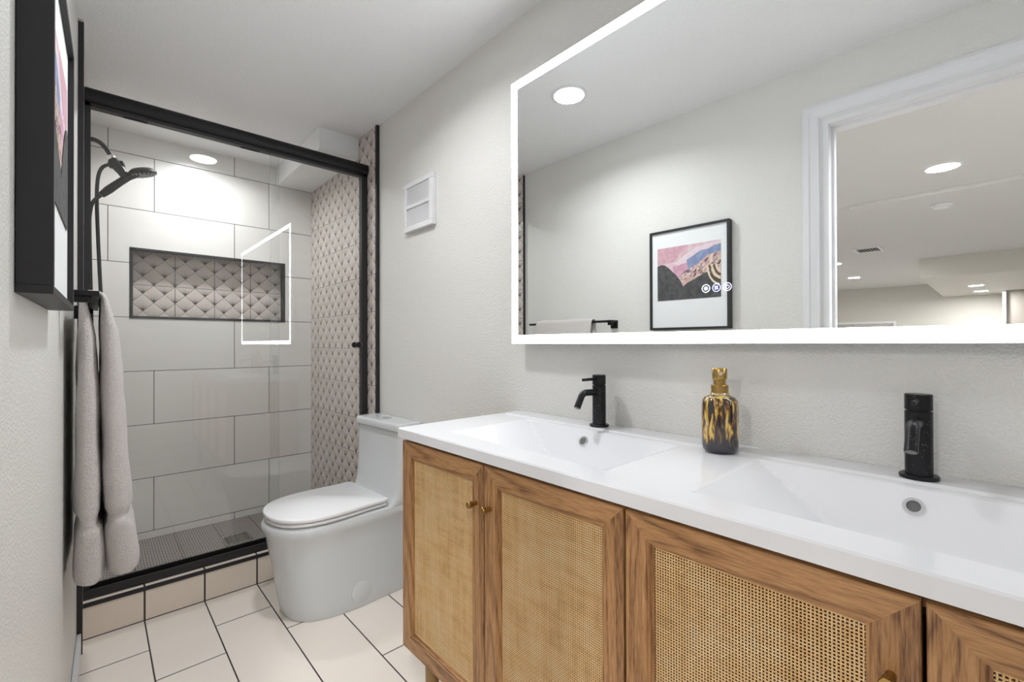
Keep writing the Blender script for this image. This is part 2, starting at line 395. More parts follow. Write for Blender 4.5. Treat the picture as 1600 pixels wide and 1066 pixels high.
struct('wall_hall_left', MB().box(HX0, -.2, HY1, HY1+.1, FL, CEIL), M_WALL_HALL, 'beige side wall of the room beyond the doorway', 'wall')
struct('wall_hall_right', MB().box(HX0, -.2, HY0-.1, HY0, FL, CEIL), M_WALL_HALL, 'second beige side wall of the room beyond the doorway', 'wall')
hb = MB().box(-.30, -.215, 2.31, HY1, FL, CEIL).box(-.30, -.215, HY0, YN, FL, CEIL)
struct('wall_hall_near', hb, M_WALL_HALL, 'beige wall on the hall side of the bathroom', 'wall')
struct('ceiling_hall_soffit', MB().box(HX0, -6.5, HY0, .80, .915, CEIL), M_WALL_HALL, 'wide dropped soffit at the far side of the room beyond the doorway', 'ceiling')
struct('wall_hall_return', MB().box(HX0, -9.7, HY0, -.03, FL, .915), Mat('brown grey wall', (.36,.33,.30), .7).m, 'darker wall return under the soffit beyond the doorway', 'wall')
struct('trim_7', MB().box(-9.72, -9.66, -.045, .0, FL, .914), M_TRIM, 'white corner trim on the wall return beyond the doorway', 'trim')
hp = thing('framed_artwork', 'pale framed marble-toned picture on the far wall beyond the doorway, seen in the mirror', 'picture', (HX0, 2.15, -.1))
fm = MB(); x0, x1 = HX0+.001, HX0+.04; ya, yb, za, zb = 1.53, 2.78, -.55, .46
for q in ((ya, yb, zb-.05, zb), (ya, yb, za, za+.05), (ya, ya+.05, za+.05, zb-.05), (yb-.05, yb, za+.05, zb-.05)): fm.box(x0, x1, *q)
obj('frame', fm, M_TRIM, hp)
mm = Mat('marbled print', (.5,.5,.48), .6); mm.set('Base Color', mm.ramp(mm.noise(2., 6., .7, (1,1,2), 1.5), ((.35,(.34,.33,.31)), (.5,(.55,.54,.51)), (.65,(.46,.44,.40)))))
obj('print', MB().box(x0+.001, x0+.01, ya+.05, yb-.05, za+.05, zb-.05), mm.m, hp)

# recessed lamps
M_FILL_DOOR = emis('added doorway fill light', (.95,.975,1.), DOOR_FILL)  # for two added, unseen lights that fill the bathroom through the doorway
def downlight(x, y, z, r, mat, label, group=None, watts=0):
    t = thing('recessed_light', label, 'ceiling light', (x, y, z), 0, group)
    obj('trim_ring', MB().lathe([(r, -.0005), (r+.014, -.0005), (r+.014, -.003), (r, -.006), (r, -.0005)], (x, y, z), cap=(False, False)), M_TRIM, t, smooth=True)
    obj('diffuser', MB().lathe([(r, -.001), (r, -.0045), (r*.6, -.0055)], (x, y, z), n=48), mat, t)
    if watts:
        L = bpy.data.lights.new('downlight_beam', 'AREA'); L.shape = 'DISK'; L.size = r*1.9; L.energy = watts; L.color = (.95, .975, 1.); L.spread = math.radians(150)
        lo = bpy.data.objects.new('downlight_beam', L); COL.objects.link(lo); lo.parent = t; lo.location = (0, 0, -.0075)
    return t
downlight(.505, 1.40, CEIL, .072, M_LAMP_BATH, 'glowing round ceiling light in the bathroom, large in the mirror upper left', watts=BATH_W)
downlight(.45, 2.955, CEIL, .072, M_LAMP_SHOWER, 'round recessed light in the shower ceiling behind the black header', watts=SHOWER_W)
downlight(-.72, -.85, CEIL, .085, M_FILL_DOOR, 'added unseen fill light just outside the doorway, behind the viewpoint')
downlight(-.45, -.45, CEIL, .085, M_FILL_DOOR, 'added unseen fill light nearest the doorway, behind the viewpoint')
HL = ((-2.06, .27, CEIL, 'nearest and largest of the round ceiling lights beyond the doorway, seen in the mirror'),
      (-6.05, 1.72, CEIL, 'round ceiling light beyond the doorway beside the door casing, seen in the mirror'),
      (-8.05, 1.84, CEIL, 'round ceiling light beyond the doorway, right of and below the one beside the casing'),
      (-8.25, .285, .915, 'front one of the two round lights in the soffit beyond the doorway'),
      (-1.0, -1.6, CEIL, 'added unseen fill light beyond the doorway, off to the side of the opening'), (-3.6, -1.6, CEIL, 'added unseen fill light farther off to the side beyond the doorway'), (-1.1, 1.7, CEIL, 'added unseen fill light beyond the doorway behind the bathroom wall'),  # these three are added out of view to brighten the hall and doorway
      (-9.45, .255, .915, 'rear one of the two round lights in the soffit beyond the doorway'))
for x, y, z, l in HL: downlight(x, y, z, .085, M_LAMP_HALL, l, 'recessed lights beyond the doorway')
sd = thing('smoke_detector', 'flat white round smoke detector on the ceiling beyond the doorway', 'smoke detector', (-3.19, .35, CEIL))
obj('base', MB().lathe([(.07, -.0005), (.07, -.012)], (-3.19, .35, CEIL)), M_TRIM, sd, bevel=.002)
obj('cover', MB().lathe([(.055, -.012), (.053, -.028), (.045, -.034)], (-3.19, .35, CEIL)), M_VENT, sd, smooth=True)
cv = thing('ceiling_vent', 'small rectangular air vent in the ceiling beyond the doorway', 'vent', (-5.1, 1.16, CEIL))
vf = MB(); 
for x0, x1, y0, y1 in ((-.19, -.15, -.14, .14), (.15, .19, -.14, .14), (-.15, .15, -.14, -.11), (-.15, .15, .11, .14)): vf.box(-5.1+x0, -5.1+x1, 1.16+y0, 1.16+y1, CEIL-.012, CEIL-.0005)
obj('frame', vf, M_TRIM, cv); obj('opening', MB().box(-5.25, -4.95, 1.05, 1.27, CEIL-.002, CEIL-.0005), M_DARK, cv)
vs = MB()
for k in range(7): vs.prism([(-5.25, 1.07+k*.03, CEIL-.012), (-4.95, 1.07+k*.03, CEIL-.012), (-4.95, 1.085+k*.03, CEIL-.003), (-5.25, 1.085+k*.03, CEIL-.003)], (0,0,.001))
obj('louver', vs, M_VENTG, cv)

# ------------------------------------------------------------------ sliding shower door
GY = 2.415
sh = thing('sliding_shower_door', 'black framed sliding shower door with two clear glass panels above the tiled curb', 'shower door', (.54, GY, cz))
hx0, hx1 = -.0335, XT-.0035
def rrect(cy, czz, hy, hz, r, n=5):
    out = []
    for (sy, sz, a0) in ((1,1,0), (-1,1,90), (-1,-1,180), (1,-1,270)):
        for k in range(n+1):
            a = math.radians(a0+90*k/n); out.append((cy+sy*(hy-r)+r*math.cos(a), czz+sz*(hz-r)+r*math.sin(a)))
    return out
hd = MB(); sec = rrect(GY, .972, .029, .030, .024)
hd.loft([[(x, y, z) for y, z in sec] for x in (hx0, hx1)])
obj('header_rail', hd, M_BLACK, sh, smooth=True)
obj('header_channel', MB().box(hx0, hx1, GY-.012, GY+.024, .930, .946), M_BLACKP, sh, bevel=.001)
bt = MB().box(hx0, hx1, GY-.020, GY+.03, cz+.0003, cz+.012).box(hx0, hx1, GY-.020, GY-.014, cz+.012, cz+.036).box(hx0, hx1, GY+.022, GY+.03, cz+.012, cz+.044)
obj('bottom_track', bt, M_BLACKP, sh, bevel=.001)
for x0, x1 in ((hx0, -.015), (1.085, hx1)):
    obj('side_jamb', MB().box(x0, x1, GY-.012, GY+.026, cz+.012, .946), M_BLACKP, sh, bevel=.0015)
def pane(x0, x1, y, z0, z1, name='glass_panel'):
    m = MB().box(x0, x1, y, y+.008, z0, z1); m.m = [1, 1, 0, 0, 1, 1]
    return obj(name, m, [M_GLASS, M_GLASSE], sh)
inner = pane(-.012, .667, GY+.010, cz+.013, .938); outer = pane(.625, 1.085, GY-.006, cz+.013, .938)
kx, kz = 1.058, -.005
obj('knob', MB().lathe([(.006, 0), (.006, .012), (.015, .014), (.016, .026), (.013, .030)], (kx, GY-.006, kz), (0,-1,0)).lathe([(.006, 0), (.006, .012), (.015, .014), (.016, .026), (.013, .030)], (kx, GY+.002, kz), (0,1,0)), M_BLACK, outer, smooth=True)
for gx in (.12, .54): obj('roller_clip', MB().box(gx-.04, gx+.04, GY+.008, GY+.020, .915+.012, .9305), M_BLACK, inner, bevel=.002)
obj('bumper', MB().box(1.072, 1.084, GY-.014, GY-.0065, kz-.008, kz+.010), M_CHROME, outer, bevel=.001)

# ------------------------------------------------------------------ shower head
SY = 2.87
hs = thing('handheld_shower', 'black handheld shower head on its wall arm inside the shower', 'shower head', (-.034, SY, .95))
obj('wall_flange', MB().lathe([(.03, 0), (.03, .004), (.022, .012), (.010, .014)], (-.0335, SY, .958), (1,0,0)), M_BLACK, hs, smooth=True)
obj('arm', MB().tube([(-.03, SY, .957), (-.005, SY, .957), (.018, SY, .947), (.040, SY, .920), (.052, SY, .897)], .0105), M_BLACK, hs, smooth=True)
obj('collar', MB().lathe([(.013, -.012), (.015, -.008), (.015, .008), (.012, .012)], (.055, SY, .890), (.45,0,-.9)), M_CHROME, hs, smooth=True)
jt = MB().tube([(.056, SY, .885), (.066, SY, .870), (.078, SY, .852), (.092, SY, .832), (.104, SY, .812)], [.017, .021, .024, .020, .018]).lathe([(.013, -.030), (.018, -.026), (.018, .026), (.013, .030)], (.072, SY, .862), (-.95, 0, -.25))
obj('holder', jt, M_BLACK, hs, smooth=True)
hn = Vector((.30, 0, -.95)).normalized()           # spray direction
hc = Vector((.170, SY, .845))
q = hn.rotation_difference(Vector((0,0,1)))
hd_ = MB().lathe([(.020, -.022), (.045, -.017), (.057, -.006), (.058, .004), (.052, .009)], hc, tuple(Vector((.28,0,-.96))))
obj('spray_head', hd_, M_BLACK, hs, smooth=True)
nz = MB()
for rr, k in ((.018, 6), (.033, 12), (.046, 16)):
    for i in range(k):
        a = 2*PI*i/k; ax = Vector((.28,0,-.96)).normalized(); qq = Vector((0,0,1)).rotation_difference(ax)
        nz.lathe([(.0032, .008), (.0022, .0125)], hc+qq @ Vector((rr*math.cos(a), rr*math.sin(a), 0)), tuple(ax), n=8)
obj('nozzle_ring', nz, Mat('clear nozzles', (.5,.5,.5), .2).m, hs, smooth=True)
obj('handle', MB().tube([(.145, SY, .838), (.115, SY, .812), (.08, SY, .775), (.045, SY, .735), (.018, SY, .703)], [.020, .016, .0165, .018, .013]), M_BLACK, hs, smooth=True)
obj('hose', MB().tube([(.016, SY, .701), (-.006, SY-.005, .672), (-.018, SY-.01, .63), (-.022, SY-.012, .54), (-.016, SY-.014, .2), (-.010, SY-.015, -.15), (.012, SY-.012, -.27), (.034, SY-.006, -.20), (.026, SY, .1), (.016, SY, .28), (.006, SY, .55), (.003, SY, .70), (.008, SY, .79), (.022, SY, .835), (.046, SY, .856)], .0075, n=12), M_BLACK, hs, smooth=True)

# ------------------------------------------------------------------ toilet
TL = thing('toilet', 'white one-piece toilet with closed lid between the vanity and the shower', 'toilet', (1.0, 2.05, FL), math.radians(3.5))
def dsec(xf, xb, hw, n=2.3, back=.0, N=40):
    """plan outline in local coordinates: front is -x"""
    L = (xb-xf); xm = xf+min(.30, L*.55); out = []
    for k in range(N+1):
        a = -PI/2+PI*k/N
        cx, sy = math.cos(a), math.sin(a)
        x = xm-(xm-xf)*(abs(cx)**(2/n)); y = hw*math.copysign(abs(sy)**(2/n), sy)
        out.append((x, y))
    rb = .02
    for a0 in (0, 1):
        sgn = 1 if a0 == 0 else -1
        rng = range(0, 5) if a0 == 0 else range(4, -1, -1)
        for k in rng:
            a = (PI/2)*(1-k/4); out.append((xb-rb+rb*math.cos(a), sgn*(hw-back-rb)+sgn*rb*math.sin(a)))
    return out
def L3(sec, z): return [(x, y, z) for x, y in sec]
body = MB(); O = -1.0
secs = [(0, .578, .178), (.012, .570, .182), (.06, .560, .183), (.16, .545, .184), (.28, .524, .187), (.335, .513, .190), (.352, .503, .196), (.366, .499, .199), (.380, .500, .199), (.392, .507, .194), (.396, .53, .18)]
body.loft([L3(dsec(xf+O, 1.118+O, hw, 2.5), z) for z, xf, hw in secs])
def tsec(xf, xb, hw, r):
    out = []
    for (sx, sy, a0) in ((1,1,0), (-1,1,90), (-1,-1,180), (1,-1,270)):
        cx = xb-r if sx > 0 else xf+r; cy = sy*(hw-r)
        for k in range(9):
            a = math.radians(a0+90*k/8); out.append((cx+r*math.cos(a), cy+r*math.sin(a)))
    return out
tk = [(.30, .96, .176), (.372, .935, .180), (.385, .935, .188), (.392, .947, .194), (.402, .962, .198), (.418, .976, .200), (.44, .985, .201), (.48, .993, .202), (.60, .999, .203), (.716, 1.002, .204), (.719, 1.007, .20)]
body.loft([L3(tsec(xf+O, 1.125+O, hw, .032), z) for z, xf, hw in tk])
obj('body', body, M_CERAMIC, TL, smooth=True, local=True, angle=50)
tl = MB().loft([L3(tsec(.990+O+e, 1.128+O-e, .210-e, .03), z) for z, e in ((.7195, .006), (.723, .001), (.727, 0), (.748, 0), (.753, .002), (.7565, .006), (.758, .014), (.7585, .03))])
tank = obj('tank_lid', tl, M_CERAMIC, TL, smooth=True, local=True, angle=60)
obj('flush_button', MB().loft([L3([(1.055+O+.020*math.cos(a), .028*math.sin(a)*1.1-.0) for a in [2*PI*i/28 for i in range(28)]], z) for z in (.7586, .7625)]), M_CHROME, tank, smooth=True, local=True)
HW = [(.955, .168), (.962, .150), (.950, .181), (.925, .1835), (.89, .1825), (.85, .184), (.80, .189), (.75, .192), (.70, .1915), (.66, .187), (.62, .177), (.585, .161), (.556, .139), (.533, .110), (.518, .078), (.509, .042), (.506, 0)]
HW = [(.958, .165)]+HW[2:]
def lidsec(e, sc=1.):
    pts = [(x, h) for x, h in HW]
    up = [(x, h) for x, h in pts]; dn = [(x, -h) for x, h in pts[:-1]][::-1]
    P = up+dn; cx = .74
    return [(cx+(x-cx)*(1-e/.225)+O, y*(1-e/.19)) for x, y in P]
def slab(z0, z1, e0, r):
    return MB().loft([L3(lidsec(e0+e), z) for z, e in ((z0, r*.6), (z0+r*.5, .0), (z1-r, 0), (z1-r*.4, r*.3), (z1, r))])
obj('seat', slab(.4010, .4125, .004, .0035), M_SEAT, TL, smooth=True, local=True, angle=60)
obj('lid', slab(.4180, .4345, 0, .005), M_SEAT, TL, smooth=True, local=True, angle=60)
obj('bolt_cover', MB().lathe([(.045, 0), (.045, .003), (.042, .005)], (.824+O, -.1825, .070), (0,-1,0), n=36), M_CERAMIC, TL, smooth=True, local=True)

# ------------------------------------------------------------------ vanity cabinet
VY0, VY1 = -.322, 1.2075
VX, VT, VB = .67, -.286, -.890
vc = thing('vanity_cabinet', 'brown wooden vanity cabinet with woven cane door panels under the white sink top', 'cabinet', (.9, .44, FL))
bd = MB(); t = .018
bd.box(.692, 1.12, VY1-t, VY1, VB, -.2765); bd.box(.692, 1.12, VY0, VY0+t, VB, -.2765); bd.box(.692, 1.12, VY0+t, VY1-t, VB, VB+t); bd.box(1.10, 1.12, VY0+t, VY1-t, VB+t, -.2765)
bd.box(.692, 1.10, .436, .454, VB+t, -.39); bd.box(.692, .71, VY0+t, VY1-t, -.30, -.2765)
obj('body', bd, M_WOODV, vc)
DW = .3785
def door_mesh():
    """door in local coordinates: hinge corner at y=0, goes to y=DW; z from 0 to DHT; front face at x=0, back x=.02"""
    W_, T_ = .050, VT-VB; m = MB(); rec = .011
    prof = [(0, .0015), (.0015, 0), (W_-.010, 0), (W_-.0085, .003), (W_-.005, .003), (W_-.0035, .007), (W_, .0075), (W_, rec+.006), (0, .020)]
    cs = [(0, 0, 1, 1), (DW, 0, -1, 1), (DW, T_, -1, -1), (0, T_, 1, -1)]
    P = [[(x, cy+sy*d, cz_+sz*d) for d, x in prof] for cy, cz_, sy, sz in cs]
    n = len(prof)
    for c in range(4):
        A, B = P[c], P[(c+1) % 4]
        for i in range(n):
            j = (i+1) % n; m.add([A[i], A[j], B[j], B[i]], [(0,1,2,3)], 1 if c % 2 == 0 else 0)
    return m, W_, T_, rec
def cane_mesh(W_, T_, rec):
    y0, y1, z0, z1 = W_-.002, DW-W_+.002, W_-.002, T_-W_+.002
    p = .00455; ny, nz_ = int((y1-y0)/p), int((z1-z0)/p); py, pz = (y1-y0)/ny, (z1-z0)/nz_
    m = MB(); hw, ht, amp = .00115, .00045, .0005; V, F = [], []
    def strand(pts, ax):
        b = len(V)
        for (x, y, z) in pts:
            for du, dx in ((-hw, 0), (0, -ht), (hw, 0), (0, ht)):
                V.append((x+dx, y+(du if ax == 2 else 0), z+(du if ax == 1 else 0)))
        for k in range(len(pts)-1):
            for i in range(4):
                j = (i+1) % 4; F.append((b+k*4+i, b+k*4+j, b+k*4+4+j, b+k*4+4+i))
    for i in range(ny+1):
        strand([(rec+amp*(1 if (i+k) % 2 else -1), y0+i*py, z0+k*pz) for k in range(nz_+1)], 2)
    for k in range(nz_+1):
        strand([(rec-amp*(1 if (i+k) % 2 else -1), y0+i*py, z0+k*pz) for i in range(ny+1)], 1)
    m.v, m.f, m.m = V, F, [0]*len(F); return m
dm, W_, T_, rec = door_mesh()
dys = [VY1-DW, VY1-2*DW-.0045, VY1-3*DW-.009, VY1-4*DW-.0135]
dlab = ['cane door with its knob on the right, nearest the toilet', None, None, None]
proto = obj('door', dm, [M_WOODV, M_WOODH], None, local=True); proto.parent = vc; proto.location = (VX-.9, dys[0]-.44, VB-FL)
cn = obj('cane_panel', cane_mesh(W_, T_, rec), M_CANE, proto, local=True, smooth=True, angle=180)
bk = obj('backing', MB().box(.0165, .0195, W_-.004, DW-W_+.004, W_-.004, T_-W_+.004), M_CAVITY, proto, local=True)
kz_ = -.381-VB
kn = obj('knob', MB().lathe([(.0055, 0), (.0055, .012), (.0075, .014), (.0085, .024), (.0075, .0255)], (0, 0, 0), (-1,0,0), n=28), M_BRASS, proto, local=True, smooth=True); kn.location = (0, .026, kz_)
doors = [proto]
for i in range(1, 4):
    d = copy_tree(proto, vc); d.location = (VX-.9, dys[i]-.44, VB-FL); doors.append(d)
    if i == 1:
        for ch in bpy.data.objects:
            if ch.parent == d and ch.name.startswith('knob'): ch.location.y = DW-.022
    if i == 3:
        for ch in bpy.data.objects:
            if ch.parent == d and ch.name.startswith('knob'): ch.location.y = DW-.022
for (lx, ly) in ((.725, 1.135), (.725, -.25), (1.06, 1.135), (1.06, -.25)):
    obj('leg', MB().lathe([(.013, 0), (.017, .02), (.021, VB-FL)], (lx, ly, FL), n=32), Mat('leg brass wood', (.30,.185,.07), .45, .3).m, vc, smooth=True)

# ------------------------------------------------------------------ counter with two basins
CZ, CX0, CX1, CY0, CY1 = -.247, .657, XR-.0008, -.33, 1.212
def ramp_(t): t = max(0., min(1., t)); return t
def smin(a, b, k=.06):
    k = max(1e-4, k*min(1., max(0., a+b)*1.5)); h = max(0., min(1., .5+.5*(b-a)/k)); return b*(1-h)+a*h-k*h*(1-h)
B = [(.733, 1.030, .528, 1.045), (.733, 1.030, -.165, .352)]
def cheight(x, y):
    z = CZ
    # raised deck at the back
    t = ramp_((x-1.052)/.006)*ramp_((CY1-.028-y)/.006)*ramp_((y-CY0-.028)/.006); z += .0045*t*t*(3-2*t)
    for x0, x1, y0, y1 in B:
        if x0 < x < x1 and y0 < y < y1:
            d = smin(smin((x-x0)/.045, (x1-x)/.062), smin((y1-y)/.17, (y-y0)/.17))
            d = smin(d, 1., .25)
            z -= .105*max(0., d)
    e = min(x-CX0, y-CY0, CY1-y)
    if e < .003: z -= .003-math.sqrt(max(0., .003**2-(.003-e)**2))
    return z
def lines(a, b, st, extra):
    n = int((b-a)/st); L = [a+(b-a)*i/n for i in range(n+1)]
    for e in extra:
        L = [v for v in L if abs(v-e) > st*.35 or v in (a, b)]+[e]
    return sorted(set(L))
ex = [CX0+.0005, CX0+.0015, CX0+.003, .733, .7345, 1.030, 1.0285, 1.052, 1.054, 1.056, 1.058]; ey = [CY0+.0005, CY0+.0015, CY0+.003, CY1-.0005, CY1-.0015, CY1-.003, CY1-.028, CY1-.031, CY1-.034]
for b in B: ey += [b[2], b[2]+.0015, b[3], b[3]-.0015]
LX, LY = lines(CX0, CX1, .006, ex), lines(CY0, CY1, .007, ey)
ct = MB(); nx, ny = len(LX), len(LY)
V = [(x, y, cheight(x, y)) for x in LX for y in LY]; F = [(i*ny+j, (i+1)*ny+j, (i+1)*ny+j+1, i*ny+j+1) for i in range(nx-1) for j in range(ny-1)]
bot = -.2745
def skirt(idx):
    b = len(V); 
    for i in idx: V.append((V[i][0], V[i][1], bot))
    for k in range(len(idx)-1): F.append((idx[k], idx[k+1], b+k+1, b+k))
skirt([j for j in range(ny)]); skirt([(nx-1)*ny+j for j in range(ny)]); skirt([i*ny for i in range(nx)]); skirt([i*ny+ny-1 for i in range(nx)])
# underside rim
b0 = len(V); V += [(CX0, CY0, bot), (CX0+.06, CY0+.06, bot), (CX0, CY1, bot), (CX0+.06, CY1-.06, bot), (CX1, CY1, bot), (CX1-.06, CY1-.06, bot), (CX1, CY0, bot), (CX1-.06, CY0+.06, bot)]
for a in range(4):
    i, j = b0+2*a, b0+(2*a+2) % 8; F.append((i, j, j+1, i+1))
ct.v, ct.f, ct.m = V, F, [0]*len(F)
cto = thing('double_sink', 'glossy white vanity top with two recessed rectangular basins', 'sink', (.9, .44, CZ))
slabo = obj('sink_slab', ct, M_COUNTER, cto, smooth=True, angle=22)
sn = Vector((-.105, 0, .062)).normalized()
for by in (.802, .103):
    x = 1.0125; z = cheight(x, by)
    c = Vector((x, by, z))+sn*.0002
    ov = obj('overflow_ring', MB().lathe([(.0085, .001), (.0095, .0035), (.0135, .0035), (.0155, .0005), (.0155, -.002)], c, tuple(sn), cap=(False, False)), M_CHROME, cto, smooth=True)
    obj('overflow_hole', MB().lathe([(.0088, .0012), (.004, .0014)], c, tuple(sn), n=28), Mat('overflow mesh grey', (.12,.12,.12), .5).m, ov, smooth=True)
for (bx, by) in ((.87, .787), (.87, .094)):
    z = cheight(bx, by)
    obj('drain_stopper', MB().lathe([(.030, -.001), (.030, .002), (.024, .004), (.010, .006)], (bx, by, z+.001)), M_CHROME, cto, smooth=True)

# ------------------------------------------------------------------ faucets
def faucet(x, y, label):
    z = CZ+.0045
    t = thing('faucet', label, 'faucet', (x, y, z), 0, 'single-lever black faucets')
    R_ = .0195
    obj('base', MB().lathe([(.0275, 0), (.0280, .001), (.0280, .0055), (.0270, .0065)], (x, y, z)), M_FAUCET, t, smooth=True)
    obj('column', MB().lathe([(R_, .0065), (R_, .1190), (R_-.001, .1200)], (x, y, z)), M_FAUCET, t, smooth=True)
    cap = obj('handle_cap', MB().lathe([(R_-.003, .1201), (R_-.003, .1220), (R_, .1223), (R_, .1490), (R_-.001, .1500)], (x, y, z)), M_FAUCET, t, smooth=True)
    obj('lever', MB().tube([(x-.012, y, z+.1385), (x-.045, y, z+.1390), (x-.075, y, z+.1390)], .0042, smooth=False), M_FAUCET, cap, smooth=True)
    rad = .0093
    P = [(x-.012, y, z+.1000), (x-.055, y, z+.1020), (x-.070, y, z+.1010), (x-.080, y, z+.0950), (x-.087, y, z+.0850), (x-.1015, y, z+.0625)]
    sp = obj('spout', MB().tube(P, rad, n=22), M_FAUCET, t, smooth=True)
    d = (Vector(P[-1])-Vector(P[-2])).normalized()
    obj('aerator', MB().lathe([(.0078, 0), (.0078, .0006), (.004, .0004)], P[-1], tuple(d), n=24), Mat('aerator', (.2,.19,.18), .4, .8).m, sp)
    return t
faucet(1.085, .802, 'matte black single-lever faucet over the basin nearer the toilet')
faucet(1.085, .103, 'matte black single-lever faucet over the basin at the right, beyond the soap dispenser')

# ------------------------------------------------------------------ soap dispenser
sx, sy = 1.045, .437
sz = cheight(sx, sy)+.0003
sp = thing('soap_dispenser', 'tortoiseshell amber and navy glass soap dispenser with a brass pump between the basins', 'soap dispenser', (sx, sy, sz))
bp = [(.025, 0), (.033, .002), (.037, .007), (.0385, .016), (.0388, .060), (.0385, .107), (.037, .117), (.033, .123), (.026, .1265), (.018, .128)]
rs = []
for i in range(len(bp)-1):
    rs.append(bp[i])
rs.append(bp[-1])
obj('bottle', MB().lathe(rs, (sx, sy, sz), n=56), M_TORT, sp, smooth=True, angle=80)
obj('neck_ring', MB().lathe([(.020, .1275), (.0205, .1285), (.0205, .1325), (.0195, .1335)], (sx, sy, sz)), Mat('pale brass', (.66,.58,.38), .2, 1.).m, sp, smooth=True)
obj('collar', MB().lathe([(.0185, .1335), (.0185, .1505), (.0175, .1515)], (sx, sy, sz)), M_BRASS, sp, smooth=True)
pm = obj('pump_head', MB().lathe([(.0130, .1515), (.0130, .1625), (.0150, .1635), (.0158, .165), (.0158, .1875), (.0148, .189)], (sx, sy, sz)), M_BRASS, sp, smooth=True)
nd = Vector((-.90, -.50, 0)).normalized()
obj('nozzle', MB().lathe([(.0045, .012), (.0045, .0185), (.0030, .0186), (.0028, .0165)], (sx, sy, sz+.178), tuple(nd), n=20, cap=(True, True)), Mat('nozzle silver', (.75,.72,.6), .2, 1.).m, pm, smooth=True)

# ------------------------------------------------------------------ LED mirror
MX, MY0, MY1, MZ0, MZ1 = 1.085, -.352, 1.177, -.001, .920
ml = thing('led_mirror', 'large rectangular mirror with a glowing white light border above the vanity', 'mirror', (1.11, .41, .0))
obj('back_housing', MB().box(MX+.005, XR-.001, MY0+.05, MY1-.05, MZ0+.05, MZ1-.05), M_TRIM, ml)
obj('mirror_glass', MB().box(MX, MX+.005, MY0+.030, MY1-.030, MZ0+.030, MZ1-.030), M_MIRROR, ml)
lb = MB(); a = .030
for q in ((MY0, MY1, MZ0, MZ0+a), (MY0, MY1, MZ1-a, MZ1), (MY0, MY0+a, MZ0+a, MZ1-a), (MY1-a, MY1, MZ0+a, MZ1-a)): lb.box(MX, MX+.005, *q)
lb.m = [0 if k % 6 == 0 else 1 for k in range(len(lb.f))]
obj('light_border', lb, [M_LEDW, M_TRIM], ml)
fe = MB()
for q in ((MY0-.001, MY1+.001, MZ0-.0015, MZ0-.0002), (MY0-.001, MY1+.001, MZ1+.0002, MZ1+.0015), (MY0-.0015, MY0-.0002, MZ0, MZ1), (MY1+.0002, MY1+.0015, MZ0, MZ1)): fe.box(MX+.001, MX+.006, *q)
obj('edge_rim', fe, Mat('mirror edge', (.4,.42,.42), .4).m, ml)
def icon(y, z, mat, kind):
    m = MB(); x = MX-.0004
    def ring(r0, r1, n=40):
        V = []; 
        for i in range(n):
            a = 2*PI*i/n
            for r, dx in ((r0, 0), (r1, 0), (r1, .0003), (r0, .0003)): V.append((x+dx, y+r*math.cos(a), z+r*math.sin(a)))
        m.add(V, [(i*4+k, i*4+(k+1) % 4, ((i+1) % n)*4+(k+1) % 4, ((i+1) % n)*4+k) for i in range(n) for k in range(4)])
    def bar(y0, z0, y1, z1, w_=.0006):
        d = Vector((0, y1-y0, z1-z0)).normalized(); nn = Vector((0, -d.z, d.y))*w_
        a, b = Vector((x, y+y0, z+z0)), Vector((x, y+y1, z+z1)); m.prism([a-nn, a+nn, b+nn, b-nn], (.0003,0,0))
    ring(.0085, .0099)
    if kind == 0:
        ring(.0016, .0026, 20)
        for k in range(8):
            a = PI*k/4; bar(.0034*math.cos(a), .0034*math.sin(a), .0052*math.cos(a), .0052*math.sin(a))
    elif kind == 1:
        for dy in (-.0032, 0, .0032):
            bar(dy, .0044, dy+.0012, .0022); bar(dy+.0012, .0022, dy, 0); bar(dy, 0, dy+.0008, -.0018)
        bar(-.0045, -.0034, .0045, -.0034)
    else:
        bar(0, .0012, 0, .0058, .0008)
        n = 18
        for k in range(n):
            a0, a1 = PI*.5+.7+(2*PI-1.4)*k/n, PI*.5+.7+(2*PI-1.4)*(k+1)/n
            bar(.0045*math.cos(a0), .0045*math.sin(a0), .0045*math.cos(a1), .0045*math.sin(a1), .0005)
    return obj('touch_button', m, mat, ml)
icon(.4853, .1316, M_ICONW, 0); icon(.4601, .1315, M_ICONB, 1); icon(.4352, .1315, M_ICONV, 2)

# ------------------------------------------------------------------ wall vent
VY, VZ = 1.864, .660
vt = thing('wall_vent', 'white square louvered exhaust vent on the wall above the toilet', 'vent', (XR, VY, VZ-.118))
m = MB(); hw, hh, x0 = .128, .118, XR-.0005
for q in ((VY-hw, VY+hw, VZ+hh-.024, VZ+hh), (VY-hw, VY+hw, VZ-hh, VZ-hh+.024), (VY-hw, VY-hw+.030, VZ-hh+.024, VZ+hh-.024), (VY+hw-.024, VY+hw, VZ-hh+.024, VZ+hh-.024), (VY-hw+.030, VY+hw-.024, VZ-.008, VZ+.008)): m.box(x0-.022, x0, *q)
obj('frame', m, M_VENT, vt, bevel=.002)
for za, zb in ((VZ-hh+.024, VZ-.008), (VZ+.008, VZ+hh-.024)):
    g = MB(); n = 12; st = (zb-za)/n
    for k in range(n): g.prism([(x0-.0165, VY-hw+.03, za+k*st+.0004), (x0-.0165, VY+hw-.024, za+k*st+.0004), (x0-.0145, VY+hw-.024, za+(k+1)*st), (x0-.0145, VY-hw+.03, za+(k+1)*st)], (.001,0,0))
    g.box(x0-.0144, x0, VY-hw+.03, VY+hw-.024, za, zb)
    obj('louver_panel', g, M_VENTG, vt)

